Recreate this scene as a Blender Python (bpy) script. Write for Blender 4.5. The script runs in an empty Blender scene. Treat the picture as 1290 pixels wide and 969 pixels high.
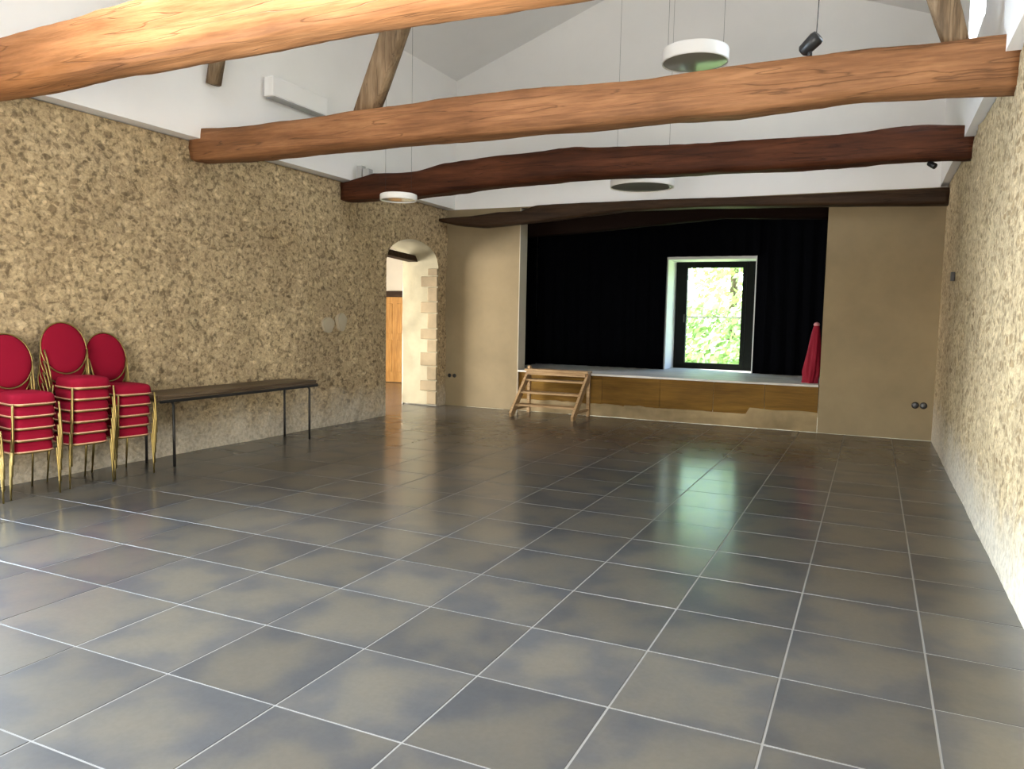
import bpy, bmesh, math, random
from mathutils import Vector, Matrix, noise
sc = bpy.context.scene
COL = sc.collection
R = math.radians
random.seed(7)

# ------------------------------------------------------------------ camera
f_px = 970.6
cam_d = bpy.data.cameras.new('camera')
cam_d.sensor_fit = 'HORIZONTAL'
cam_d.sensor_width = 36.0
cam_d.lens = f_px / 1290 * 36.0
cam_d.clip_start = 0.05
cam_d.clip_end = 300
cam = bpy.data.objects.new('camera', cam_d)
COL.objects.link(cam)
yaw, pitch, roll = R(-24.985), R(-4.933), R(1.137)
fw = Vector((math.sin(yaw)*math.cos(pitch), math.cos(yaw)*math.cos(pitch), math.sin(pitch)))
rt0 = Vector((math.cos(yaw), -math.sin(yaw), 0))
up0 = rt0.cross(fw)
rt = rt0*math.cos(roll) + up0*math.sin(roll)
up = up0*math.cos(roll) - rt0*math.sin(roll)
m = Matrix((rt, up, -fw)).transposed().to_4x4()
m.translation = Vector((-0.3084, -2.2985, 1.5668))
cam.matrix_world = m
sc.camera = cam

# ------------------------------------------------------------------ world, sun, daylight, exposure
sc.view_settings.view_transform = 'Standard'
sc.view_settings.look = 'None'
sc.view_settings.gamma = 1
sc.view_settings.use_curve_mapping = False
sc.view_settings.exposure = 0.0
w = bpy.data.worlds.new('sky')
sc.world = w
w.use_nodes = True
nt = w.node_tree
bg = nt.nodes['Background']
sky = nt.nodes.new('ShaderNodeTexSky')
sky.sky_type = 'NISHITA'
sky.sun_disc = False
sky.sun_elevation = R(48)
sky.sun_rotation = R(200)
nt.links.new(sky.outputs[0], bg.inputs[0])
bg.inputs[1].default_value = 1.6

def light(name, kind, loc, rot, energy, color=(1, 1, 1), size=None, size_y=None, spread=None):
    d = bpy.data.lights.new(name, kind)
    d.energy = energy
    d.color = color
    if kind == 'AREA':
        d.shape = 'RECTANGLE'
        d.size = size
        d.size_y = size_y
        if spread: d.spread = R(spread)
    o = bpy.data.objects.new(name, d)
    o.location = loc
    o.rotation_euler = rot
    COL.objects.link(o)
    return o

s = light('sun', 'SUN', (0, 0, 20), (R(42), 0, R(-20)), 5.0, (1, .95, .86))
s.data.energy = 24.0
s.rotation_euler = Vector((.46, -.25, -.85)).to_track_quat('-Z', 'Y').to_euler()
s.data.angle = R(.6)
# daylight from unseen glazed doors added behind the camera and on the left wall,
# the high window on the right, the stage window and the window of the next room
light('added_back_door_light', 'AREA', (-2.2, -4.12, 1.25), (R(90), 0, 0), 475, (1, .93, .84), 2.9, 2.2)
light('added_left_door_light', 'AREA', (-7.36, -.2, 1.03), (R(90), 0, R(-90)), 420, (.72, .87, 1), 2.7, 1.95, 100)
light('added_roof_window_light', 'AREA', (-4.85, -.35, 6.42), (0, R(-20), 0), 400, (.82, .92, 1), 1.15, 2.3, 100)  # added source: lights the near floor through an unseen, added roof opening
light('daylight_high_window', 'AREA', (.62, 6.2, 4.75), (R(90), 0, R(90)), 50, (.9, .96, 1), 1.5, .95)
p_ = light('daylight_stage_window', 'AREA', (-3.0, 12.32, 1.67), (R(90), 0, R(180)), 1, (1, 1, 1), 1.0, 1.75)
p_.data.cycles.is_portal = True
light('daylight_next_room', 'AREA', (-12.3, 6.4, 1.6), (R(90), 0, R(-90)), 1250, (1, .95, .88), 2.6, 1.7)

# ------------------------------------------------------------------ materials
def mat(name, color=(.8, .8, .8), rough=.6, metal=0, spec=.5, sheen=0):
    mt = bpy.data.materials.new(name)
    mt.use_nodes = True
    b = mt.node_tree.nodes['Principled BSDF']
    b.inputs['Base Color'].default_value = (*color, 1)
    b.inputs['Roughness'].default_value = rough
    b.inputs['Metallic'].default_value = metal
    b.inputs['Specular IOR Level'].default_value = spec
    if sheen: b.inputs['Sheen Weight'].default_value = sheen
    return mt

class NG:
    """small helper around a node tree"""
    def __init__(s, mt):
        s.t = mt.node_tree; s.b = s.t.nodes['Principled BSDF']
    def n(s, typ, **kw):
        nd = s.t.nodes.new(typ)
        for k, v in kw.items():
            if hasattr(nd, k): setattr(nd, k, v)
            else: nd.inputs[k].default_value = v
        return nd
    def l(s, a, b): s.t.links.new(a, b)
    def coords(s, scale=(1, 1, 1), kind='Object'):
        tc = s.n('ShaderNodeTexCoord'); mp = s.n('ShaderNodeMapping')
        mp.inputs['Scale'].default_value = scale
        s.l(tc.outputs[kind], mp.inputs['Vector'])
        return mp.outputs[0]
    def noise(s, vec, scale, detail=3, rough=.5):
        nd = s.n('ShaderNodeTexNoise')
        nd.inputs['Scale'].default_value = scale
        nd.inputs['Detail'].default_value = detail
        nd.inputs['Roughness'].default_value = rough
        s.l(vec, nd.inputs['Vector'])
        return nd.outputs['Fac']
    def ramp(s, fac, stops):
        nd = s.n('ShaderNodeValToRGB')
        cr = nd.color_ramp
        while len(cr.elements) < len(stops): cr.elements.new(.5)
        for e, (p, c) in zip(cr.elements, stops):
            e.position = p; e.color = (*c, 1) if len(c) == 3 else c
        s.l(fac, nd.inputs[0])
        return nd.outputs[0]
    def mix(s, fac, a, b, mode='MIX'):
        nd = s.n('ShaderNodeMix', data_type='RGBA', blend_type=mode)
        for sock, v in ((nd.inputs[0], fac), (nd.inputs[6], a), (nd.inputs[7], b)):
            if isinstance(v, (int, float)): sock.default_value = v
            elif isinstance(v, tuple): sock.default_value = (*v, 1)
            else: s.l(v, sock)
        return nd.outputs[2]
    def math(s, op, a, b=0.0, clamp=False):
        nd = s.n('ShaderNodeMath', operation=op, use_clamp=clamp)
        for i, v in enumerate((a, b)):
            if isinstance(v, (int, float)): nd.inputs[i].default_value = v
            else: s.l(v, nd.inputs[i])
        return nd.outputs[0]
    def bump(s, h, strength=.5, dist=.01):
        nd = s.n('ShaderNodeBump')
        nd.inputs['Strength'].default_value = strength
        nd.inputs['Distance'].default_value = dist
        s.l(h, nd.inputs['Height'])
        s.l(nd.outputs[0], s.b.inputs['Normal'])
    def base(s, c): s.l(c, s.b.inputs['Base Color'])

def stone_mat(name, mortar, light_c, mid, dark, pale_base, base_h):
    mt = mat(name, rough=.92, spec=.2)
    g = NG(mt)
    v = g.coords()
    dn = g.n('ShaderNodeTexNoise'); dn.inputs['Scale'].default_value = 5; g.l(v, dn.inputs['Vector'])
    va = g.n('ShaderNodeVectorMath', operation='MULTIPLY_ADD')
    g.l(dn.outputs['Color'], va.inputs[0]); va.inputs[1].default_value = (.12, .12, .12); g.l(v, va.inputs[2])
    v2 = g.n('ShaderNodeMapping'); v2.inputs['Scale'].default_value = (11, 11, 17); g.l(va.outputs[0], v2.inputs['Vector'])
    vo = g.n('ShaderNodeTexVoronoi', feature='F1'); g.l(v2.outputs[0], vo.inputs['Vector']); vo.inputs['Scale'].default_value = 1
    ve = g.n('ShaderNodeTexVoronoi', feature='DISTANCE_TO_EDGE'); g.l(v2.outputs[0], ve.inputs['Vector']); ve.inputs['Scale'].default_value = 1
    sep = g.n('ShaderNodeSeparateColor'); g.l(vo.outputs['Color'], sep.inputs[0])
    stone = g.ramp(sep.outputs[0], [(0, dark), (.4, mid), (.75, light_c), (1, tuple(min(1, c*1.15) for c in light_c))])
    n1 = g.noise(v, 22, 4, .65)
    stone = g.mix(.75, stone, g.ramp(n1, [(.28, (.45, .42, .38)), (.5, (.95, .95, .95)), (.72, (1.4, 1.36, 1.28))]), 'MULTIPLY')
    cover = g.ramp(ve.outputs['Distance'], [(.0, (1, 1, 1)), (.09, (1, 1, 1)), (.2, (0, 0, 0))])
    n2 = g.noise(v, 3.2, 4, .6)
    cover = g.math('MAXIMUM', cover, g.ramp(n2, [(.45, (0, 0, 0)), (.7, (.8, .8, .8))]))
    n5 = g.noise(v, 40, 3, .7)
    mort = g.mix(.8, mortar, g.ramp(n5, [(.3, (.5, .47, .43)), (.55, (1, 1, 1)), (.8, (1.35, 1.3, 1.2))]), 'MULTIPLY')
    col = g.mix(cover, stone, mort)
    n3 = g.noise(v, .9, 3, .6)
    col = g.mix(.7, col, g.ramp(n3, [(.3, (.78, .74, .7)), (.7, (1.18, 1.16, 1.1))]), 'MULTIPLY')
    n6 = g.noise(v, 19, 3, .6)                      # dark flecks between the stones
    col = g.mix(g.ramp(n6, [(.5, (0, 0, 0)), (.66, (.75, .75, .75))]), col, tuple(c*.6 for c in dark))
    # pale rendered strip that rises unevenly from the floor
    sp = g.n('ShaderNodeSeparateXYZ'); g.l(v, sp.inputs[0])
    edge = g.math('ADD', sp.outputs[2], g.math('MULTIPLY', g.noise(v, 2.5, 4, .6), .7))
    fz = g.n('ShaderNodeMapRange'); g.l(edge, fz.inputs[0])
    fz.inputs[1].default_value = base_h + .2; fz.inputs[2].default_value = base_h + .65
    fz.inputs[3].default_value = .8; fz.inputs[4].default_value = 0
    pale = g.mix(.7, pale_base, g.ramp(n1, [(.3, (.5, .5, .5)), (.6, (1.15, 1.15, 1.15))]), 'MULTIPLY')
    col = g.mix(fz.outputs[0], col, pale)
    g.base(col)
    h = g.math('ADD', g.math('MULTIPLY', g.math('MINIMUM', ve.outputs['Distance'], .25), 2.0), g.math('MULTIPLY', n1, .8))
    g.bump(h, .45, .015)
    return mt

M = {}
M['stone_l'] = stone_mat('rubble_stone', (.5, .395, .245), (.56, .45, .285), (.4, .31, .195), (.2, .15, .09), (.52, .47, .38), .25)
M['stone_r'] = stone_mat('pale_rubble_stone', (.58, .475, .31), (.58, .47, .3), (.45, .35, .21), (.29, .21, .12), (.6, .55, .46), .3)

def plaster(name, col, var=.12, bumps=.25, rough=.85):
    mt = mat(name, col, rough, spec=.25); g = NG(mt); v = g.coords()
    n1 = g.noise(v, 1.3, 4, .6); n2 = g.noise(v, 30, 3, .6)
    lo = tuple(c*(1-var) for c in col); hi = tuple(min(1, c*(1+var)) for c in col)
    g.base(g.ramp(n1, [(.3, lo), (.7, hi)]))
    g.bump(n2, bumps, .004)
    return mt
M['white'] = plaster('white_plaster', (.88, .87, .85), .02, .1)
M['cream'] = plaster('cream_lime_plaster', (.25, .195, .115), .12, .3)
M['next_white'] = plaster('next_room_plaster', (.62, .57, .48), .05, .15)
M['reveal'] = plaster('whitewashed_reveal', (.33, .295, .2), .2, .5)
M['black_wall'] = mat('black_paint', (.004, .004, .005), .9, spec=.1)
M['curtain'] = mat('black_curtain_fabric', (.0035, .004, .006), .95, spec=.05)

def wood(name, c_dark, c_mid, c_light, axis='x', rough=.6, scale=1.0, crack=.5):
    mt = mat(name, c_mid, rough, spec=.16); g = NG(mt)
    sc_ = {'x': (.55, 7, 7), 'y': (7, .55, 7), 'z': (7, 7, .55)}[axis]
    v = g.coords(tuple(a*scale for a in sc_))
    n1 = g.noise(v, 1.6, 5, .65); n2 = g.noise(v, 6, 4, .6)
    w_ = g.coords((1, 1, 1)); n3 = g.noise(w_, 1.7*scale, 3, .5)
    c = g.ramp(n1, [(.28, c_dark), (.5, c_mid), (.72, c_light)])
    c = g.mix(.6, c, g.ramp(n2, [(.3, (.62, .6, .56)), (.6, (1.1, 1.1, 1.08))]), 'MULTIPLY')
    c = g.mix(.5, c, g.ramp(n3, [(.3, (.72, .68, .62)), (.7, (1.2, 1.18, 1.12))]), 'MULTIPLY')
    v4 = g.coords(tuple(a*scale*(.45 if a < 1 else .75) for a in sc_))
    n4 = g.noise(v4, 2.2, 2, .4)
    cr = g.math('ABSOLUTE', g.math('SUBTRACT', n4, .5))
    crm = g.ramp(cr, [(0, (crack, crack, crack)), (.012, (0, 0, 0))])
    c = g.mix(crm, c, tuple(x*.25 for x in c_dark))
    g.base(c)
    h = g.math('ADD', n1, g.math('MULTIPLY', n2, .5))
    h = g.math('SUBTRACT', h, crm)
    g.bump(h, .55, .012)
    return mt
M['oak'] = wood('old_oak_honey', (.33, .145, .06), (.48, .215, .088), (.57, .275, .12))
M['oak2'] = wood('old_oak_brown', (.17, .078, .034), (.26, .122, .056), (.34, .17, .08))
M['oak3'] = wood('old_oak_red_shaded', (.03, .01, .005), (.07, .022, .009), (.11, .038, .016))  # red-brown oak, darkened beyond its own hue for light fading down the room
M['oak4'] = wood('old_oak_dark', (.02, .01, .005), (.036, .019, .009), (.055, .03, .015))  # end-wall beam: own dark brown plus painted-in fading light; door timbers share it
M['oak_strut'] = wood('old_oak_strut', (.09, .06, .035), (.22, .15, .09), (.34, .25, .16), 'z')
M['ply'] = wood('varnished_panel', (.1, .05, .006), (.15, .078, .01), (.19, .105, .015), 'x', .6, .8, .0)
M['stair'] = wood('pale_pine', (.27, .17, .085), (.38, .255, .14), (.48, .34, .2), 'x', .5, 2, .0)
M['door'] = wood('orange_pine', (.36, .17, .045), (.46, .235, .065), (.54, .3, .1), 'z', .45, 1, .0)
M['table'] = wood('worn_brown_board', (.05, .032, .02), (.1, .07, .045), (.16, .12, .08), 'y', .4, 1, .0)
M['deck'] = wood('grey_stage_board', (.5, .5, .5), (.62, .62, .62), (.72, .72, .72), 'x', .45, 1, .0)

# floor tile: warm cloudy middle, bluish-grey edges, every tile its own cloud
mt = mat('stoneware_tile', rough=.32, spec=.12); g = NG(mt)
oi = g.n('ShaderNodeObjectInfo'); tc = g.n('ShaderNodeTexCoord')
off = g.n('ShaderNodeVectorMath', operation='SCALE'); cmb = g.n('ShaderNodeCombineXYZ')
g.l(oi.outputs['Random'], cmb.inputs[0]); cmb.inputs[1].default_value = .37; g.l(oi.outputs['Random'], cmb.inputs[2])
g.l(cmb.outputs[0], off.inputs[0]); off.inputs['Scale'].default_value = 50
ad = g.n('ShaderNodeVectorMath', operation='ADD'); g.l(tc.outputs['Object'], ad.inputs[0]); g.l(off.outputs[0], ad.inputs[1])
nz = g.noise(ad.outputs[0], 3.4, 2, .45); nf = g.noise(ad.outputs[0], 40, 3, .6)
sp = g.n('ShaderNodeSeparateXYZ'); g.l(tc.outputs['Object'], sp.inputs[0])
ex = g.math('ABSOLUTE', sp.outputs[0]); ey = g.math('ABSOLUTE', sp.outputs[1])
e = g.math('MAXIMUM', ex, ey)
e = g.math('SUBTRACT', g.math('MULTIPLY', e, 2.2), g.math('MULTIPLY', g.math('SUBTRACT', nz, .5), 2.2))
col = g.ramp(e, [(.05, (.073, .065, .052)), (.38, (.065, .06, .051)), (.62, (.052, .05, .048)), (.9, (.042, .043, .045))])
tone = g.n('ShaderNodeMapRange'); g.l(oi.outputs['Random'], tone.inputs[0]); tone.inputs[3].default_value = .85; tone.inputs[4].default_value = 1.15
hs = g.n('ShaderNodeHueSaturation'); g.l(tone.outputs[0], hs.inputs['Value']); g.l(col, hs.inputs['Color'])
col = g.mix(.25, hs.outputs[0], g.ramp(nf, [(.35, (.8, .8, .8)), (.65, (1.15, 1.15, 1.15))]), 'MULTIPLY')
g.base(col)
rr = g.n('ShaderNodeMapRange'); g.l(nz, rr.inputs[0]); rr.inputs[3].default_value = .15; rr.inputs[4].default_value = .2
g.l(rr.outputs[0], g.b.inputs['Coat Roughness'])
g.b.inputs['Coat Weight'].default_value = .8
g.b.inputs['Coat IOR'].default_value = 1.45
g.b.inputs['Roughness'].default_value = .5
g.bump(g.noise(ad.outputs[0], 9, 2, .5), .03, .003)
# plain diffuse layer beside the glaze, mixed in at no weight
dif = mt.node_tree.nodes.new('ShaderNodeBsdfDiffuse'); mx = mt.node_tree.nodes.new('ShaderNodeMixShader')
mx.inputs[0].default_value = .0
g.l(col, dif.inputs[0]); g.l(g.b.outputs[0], mx.inputs[1]); g.l(dif.outputs[0], mx.inputs[2])
g.l(mx.outputs[0], mt.node_tree.nodes['Material Output'].inputs[0])
M['tile'] = mt
M['grout'] = plaster('pale_grout', (.17, .165, .155), .08, .2, .8)

M['gold'] = mat('brass_tube', (.36, .27, .1), .45, 1)
M['velvet'] = mat('red_velvet', (.24, .004, .021), .85, spec=.15)
M['trim'] = mat('seat_gold_braid', (.72, .42, .26), .45, .35)
M['cloth_red'] = mat('red_cloth', (.2, .004, .018), .75, spec=.25)
M['black'] = mat('black_plastic', (.012, .012, .013), .4)
M['steel'] = mat('dark_steel', (.03, .028, .026), .45, .6)
M['lamp'] = mat('white_lamp_metal', (.86, .86, .83), .45)
M['diff'] = mat('lamp_diffuser', (.3, .31, .27), .12)
M['frame'] = mat('dark_green_grey_frame', (.003, .005, .004), .5, spec=.08)
M['pale'] = mat('pale_bar', (.75, .78, .7), .4)
M['ac'] = mat('white_appliance', (.78, .78, .75), .4)
M['grill'] = mat('grey_grille', (.4, .4, .39), .6)
M['bark'] = wood('bark', (.05, .035, .02), (.1, .07, .045), (.16, .12, .08), 'z')
mt = mat('leaf', (.12, .3, .04), .5); g = NG(mt)
g.base(g.ramp(g.noise(g.coords(), 1.2, 3), [(.3, (.27, .44, .12)), (.7, (.62, .76, .32))]))
g.b.inputs['Subsurface Weight'].default_value = 0
M['leaf'] = mt
mt = mat('meadow_grass', (.12, .3, .04), .9); g = NG(mt)
g.base(g.ramp(g.noise(g.coords(), 2, 4), [(.3, (.35, .55, .16)), (.7, (.6, .72, .3))]))
M['grass'] = mt
mt = mat('window_glass', (1, 1, 1), .02); tr = mt.node_tree
tb = tr.nodes.new('ShaderNodeBsdfTransparent'); gl = tr.nodes.new('ShaderNodeBsdfGlossy'); mx = tr.nodes.new('ShaderNodeMixShader')
gl.inputs['Roughness'].default_value = .02; mx.inputs[0].default_value = .06
tr.links.new(tb.outputs[0], mx.inputs[1]); tr.links.new(gl.outputs[0], mx.inputs[2])
tr.links.new(mx.outputs[0], tr.nodes['Material Output'].inputs[0])
M['glass'] = mt

# ------------------------------------------------------------------ mesh helpers
def obj(name, bm, mt, parent=None, smooth=False, loc=None):
    me = bpy.data.meshes.new(name)
    bmesh.ops.recalc_face_normals(bm, faces=bm.faces)
    bm.to_mesh(me); bm.free()
    me.materials.append(mt)
    if smooth:
        for p in me.polygons: p.use_smooth = True
    o = bpy.data.objects.new(name, me)
    COL.objects.link(o)
    if parent: o.parent = parent
    if loc: o.location = loc
    return o
def tag(o, label=None, cat=None, group=None, kind=None):
    if label: o['label'] = label
    if cat: o['category'] = cat
    if group: o['group'] = group
    if kind: o['kind'] = kind
    return o
def thing(name, label, cat, loc=(0, 0, 0), rz=0, group=None, kind=None):
    o = bpy.data.objects.new(name, None)
    o.empty_display_size = .1
    COL.objects.link(o)
    o.location = loc; o.rotation_euler = (0, 0, rz)
    return tag(o, label, cat, group, kind)
def box(bm, x0, x1, y0, y1, z0, z1, bev=0):
    vs = [bm.verts.new(p) for p in ((x0, y0, z0), (x1, y0, z0), (x1, y1, z0), (x0, y1, z0), (x0, y0, z1), (x1, y0, z1), (x1, y1, z1), (x0, y1, z1))]
    fs = [bm.faces.new([vs[i] for i in f]) for f in ((0, 3, 2, 1), (4, 5, 6, 7), (0, 1, 5, 4), (1, 2, 6, 5), (2, 3, 7, 6), (3, 0, 4, 7))]
    if bev:
        es = list({e for f in fs for e in f.edges})
        bmesh.ops.bevel(bm, geom=es, offset=bev, segments=2, affect='EDGES', profile=.6)
    return bm
def bx(x0, x1, y0, y1, z0, z1, bev=0):
    return box(bmesh.new(), x0, x1, y0, y1, z0, z1, bev)
def tube(bm, pts, r, n=8, closed=False):
    pts = [Vector(p) for p in pts]
    rs = r if isinstance(r, (list, tuple)) else [r]*len(pts)
    rings = []
    L = len(pts)
    for i, p in enumerate(pts):
        if closed: d = pts[(i+1) % L] - pts[i-1]
        else: d = pts[min(i+1, L-1)] - pts[max(i-1, 0)]
        d.normalize()
        a = Vector((0, 0, 1)) if abs(d.z) < .9 else Vector((1, 0, 0))
        u = d.cross(a).normalized(); v = d.cross(u).normalized()
        rings.append([bm.verts.new(p + (u*math.cos(2*math.pi*k/n) + v*math.sin(2*math.pi*k/n))*rs[i]) for k in range(n)])
    for i in range(L if closed else L-1):
        a, b = rings[i], rings[(i+1) % L]
        for k in range(n):
            bm.faces.new((a[k], a[(k+1) % n], b[(k+1) % n], b[k]))
    if not closed:
        bm.faces.new(rings[0]); bm.faces.new(rings[-1])
    return bm
def lathe(bm, prof, n=48, c=(0, 0, 0)):
    rings = []
    for r, z in prof:
        if r < 1e-5: rings.append([bm.verts.new((c[0], c[1], c[2]+z))])
        else: rings.append([bm.verts.new((c[0]+r*math.cos(2*math.pi*k/n), c[1]+r*math.sin(2*math.pi*k/n), c[2]+z)) for k in range(n)])
    for a, b in zip(rings, rings[1:]):
        for k in range(n):
            q = [a[k % len(a)], a[(k+1) % n % len(a)], b[(k+1) % n % len(b)], b[k % len(b)]]
            q = list(dict.fromkeys(q))
            if len(q) > 2: bm.faces.new(q)
    return bm
def grid(bm, fn, nu, nv):
    V = [[bm.verts.new(fn(i/nu, j/nv)) for j in range(nv+1)] for i in range(nu+1)]
    for i in range(nu):
        for j in range(nv):
            bm.faces.new((V[i][j], V[i+1][j], V[i+1][j+1], V[i][j+1]))
    return V

# ------------------------------------------------------------------ the room
XL, XR, YE, YB = -7.17, .53, 9.6, -4.2
WH = 3.42                       # top of the stone walls
EAVE, RIDGE_X, RIDGE_Z = 5.6, -3.3, 6.95

# floor: pale grout bed with separate tiles
T = .6
fl = obj('floor', bx(XL-.05, XR+.05, YB, YE, -.12, -.002), M['grout'])
tag(fl, kind='structure')
tb_ = bx(-.2953, .2953, -.2953, .2953, -.03, 0, .0015)
tile0 = obj('tile', tb_, M['tile'], fl)
tile_me = tile0.data
first = True
halfcols = {}
for ix in range(-12, 1):
    for iy in range(-2, 16):
        x, y = (ix+.5)*T, (iy+.5)*T
        o = tile0 if first else tile0.copy()
        if not first: COL.objects.link(o); o.parent = fl
        first = False
        dz = random.uniform(-.0006, .0006)
        o.location = (x, y, dz)
        o.rotation_euler = (random.uniform(-.0012, .0012), random.uniform(-.0012, .0012), 0)
        if ix == 0: # last column is cut at the wall
            o.location.x = x; 
bm = bmesh.new()
for ix in range(-12, 1):
    for iy in range(-7, -2):
        box(bm, ix*T+.0055, (ix+1)*T-.0055, iy*T+.0055, (iy+1)*T-.0055, -.03, 0)
o = obj('distant_tiles', bm, M['tile'], fl); tag(o, kind='stuff')
# threshold and floor of the next room
bm = bmesh.new()
for i in range(14):
    for j in range(18):
        x0 = -7.2-(i+1)*T; y0 = 2.4+j*T
        box(bm, x0+.004, x0+T-.004, y0+.004, y0+T-.004, -.03, 0)
nf_ = obj('floor', bx(-15.6, XL-.05, 2.4, 13.2, -.12, -.0035), M['grout']); tag(nf_, kind='structure')
o = obj('distant_tiles', bm, M['tile'], nf_); tag(o, kind='stuff')

def rough(p, amp=.02, fade=1.0):
    q = Vector(p)
    return (noise.noise(q*1.1)*.9 + noise.noise(q*4.5)*.6 + noise.noise(q*11)*.35) * amp * fade

# left wall (rubble) with arched doorway
AY0, AY1, SPR, APX = 7.75, 9.32, 2.42, 2.81
def arch_z(y):
    c = (AY0+AY1)/2; h = (AY1-AY0)/2
    t = max(-1, min(1, (y-c)/h))
    return SPR + (APX-SPR)*math.sqrt(max(0, 1-t*t))
LD0, LD1, LDZ = -1.6, 1.22, 2.05      # unseen glazed door, added on the left wall to account for daylight
bm = bmesh.new()
def lw(y, z):
    f = 1.0
    for e in (AY0, AY1, LD0, LD1): f = min(f, abs(y-e)/.25)
    f = min(f, max(.15, (WH-z)/.2)) if z < WH else 0
    return (XL + rough((0, y, z), .03, max(0, min(1, f))), y, z)
def panel(y0, y1, zf0, zf1, ny, nz):
    grid(bm, lambda u, v: lw(y0+(y1-y0)*u, zf0(y0+(y1-y0)*u)*(1-v) + zf1(y0+(y1-y0)*u)*v), ny, nz)
z0 = lambda y: 0.0
zt = lambda y: WH
panel(YB, LD0, z0, zt, 30, 40)
panel(LD0, LD1, lambda y: LDZ, zt, 20, 12)
panel(LD1, AY0, z0, zt, 140, 70)
panel(AY0, AY1, arch_z, zt, 32, 14)
panel(AY1, YE, z0, zt, 6, 50)
# reveals of the arch and the door, ledge on top, outer face
obj_wall = obj('wall_left', bm, M['stone_l'], smooth=True); tag(obj_wall, kind='structure')
bm = bmesh.new()
path = [(AY0, 0), (AY0, 1.2), (AY0, SPR)] + [(y, arch_z(y)) for y in [AY0+(AY1-AY0)*(1-math.cos(math.pi*k/20))/2 for k in range(1, 20)]] + [(AY1, SPR)] + [(AY1, SPR-.12*k) for k in range(1, 21)]
WT = .72
cols_ = []
for k in range(len(path)):
    y, z = path[k]
    z = max(0, z)
    row_ = []
    for j in range(9):
        x = XL - WT*j/8
        a = rough((x*1.7, y, z), .035, 0 if j == 0 else 1)
        row_.append(bm.verts.new((x, y + (a if y > 8.5 else -a)*(1 if z < SPR else .3), z)))
    cols_.append(row_)
for a, b in zip(cols_, cols_[1:]):
    for j in range(8): bm.faces.new((a[j], b[j], b[j+1], a[j+1]))
obj('arch_reveal', bm, M['reveal'], obj_wall, True)
o = obj_wall
bm = bmesh.new()
for (y0, y1) in ((YB, LD0), (LD1, AY0)):
    box(bm, XL-WT, XL-.045, y0, y1, 0, WH)
box(bm, XL-WT, XL-.045, LD0, LD1, LDZ, WH)
box(bm, XL-WT, XL-.045, AY1+.05, YE+.3, 0, WH)
box(bm, XL-WT, XL-.045, AY0, AY1, APX+.02, WH)
for k in range(16):
    ya = AY0+(AY1-AY0)*k/16; yb = ya+(AY1-AY0)/16
    box(bm, XL-WT, XL-.045, ya, yb, max(arch_z(ya), arch_z(yb))+.02, APX+.05)
core = obj('wall_left_core', bm, M['next_white'], o)
# stones and mortar spots that show on the left wall near the arch
bm = bmesh.new()
for (y, z, a, b) in ((6.32, 1.42, .12, .11), (6.62, 1.46, .1, .13)):
    lathe_pts = [(y+math.cos(t)*a*(1+.15*math.sin(3*t)), z+math.sin(t)*b) for t in [2*math.pi*k/14 for k in range(14)]]
    vs = [bm.verts.new((XL+.032, p, q)) for p, q in lathe_pts]; bm.faces.new(vs)
    vb = [bm.verts.new((XL-.02, p, q)) for p, q in lathe_pts]
    for k in range(14): bm.faces.new((vs[k], vs[(k+1) % 14], vb[(k+1) % 14], vb[k]))
obj('mortar_patch', bm, plaster('pale_mortar', (.42, .36, .26), .15, .5), o)
# quoins of the far jamb of the arch, each stone its own piece
zq = 0.02; k = 0
qm = plaster('quoin_stone', (.25, .195, .12), .35, .7)
qme = None
while zq < SPR-.1:
    hh = random.uniform(.17, .27)
    dpt = .34 if k % 2 else .2
    b = bx(XL-dpt, XL-.006, AY1-.022, AY1+.05, zq+.008, min(zq+hh, SPR-.02)-.008, .014)
    obj('quoin', b, qm, o)
    zq += hh; k += 1

# right wall
bm = bmesh.new()
grid(bm, lambda u, v: (XR - .04 + rough((5, YB+(YE-YB)*u, WH*v), .03, min(1, (1-u)*30)*min(1, .15+v*6)) + .04*u*0, YB+(YE-YB)*u, WH*v), 220, 60)
box(bm, XR+.03, XR+.6, YB, YE+.3, 0, WH)
o = obj('wall_right', bm, M['stone_r'], smooth=True); tag(o, kind='structure')

# white plaster walls above the stone ones, standing slightly proud of them
XU0, XU1 = -7.02, .40
bm = bmesh.new()
box(bm, XU0-.5, XU0, 6.72, YE+.3, WH+.01, EAVE)
box(bm, XU0-.5, XU0+.025, YB, 6.72, WH+.01, EAVE)
o = obj('wall_left_upper', bm, M['white']); tag(o, kind='structure')
bm = bmesh.new()
HW0, HW1, HZ0, HZ1 = 5.45, 6.95, 4.2, 5.25
box(bm, XU1, XU1+.35, YB, HW0, WH+.01, EAVE)
box(bm, XU1, XU1+.35, HW1, YE+.3, WH+.01, EAVE)
box(bm, XU1, XU1+.35, HW0, HW1, WH+.01, HZ0)
box(bm, XU1, XU1+.35, HW0, HW1, HZ1, EAVE)
o = obj('wall_right_upper', bm, M['white']); tag(o, kind='structure')
# high window in that wall
wf = thing('window_1', None, None, kind='structure')
bm = bmesh.new()
for a in ((HW0, HW0+.05, HZ0, HZ1), (HW1-.05, HW1, HZ0, HZ1), (HW0+.05, HW1-.05, HZ0, HZ0+.05), (HW0+.05, HW1-.05, HZ1-.05, HZ1), (6.18, 6.23, HZ0+.05, HZ1-.05)):
    box(bm, XU1+.12, XU1+.18, *a)
obj('window_frame', bm, M['lamp'], wf)
obj('pane', bx(XU1+.145, XU1+.15, HW0+.05, HW1-.05, HZ0+.05, HZ1-.05), M['glass'], wf)

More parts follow.
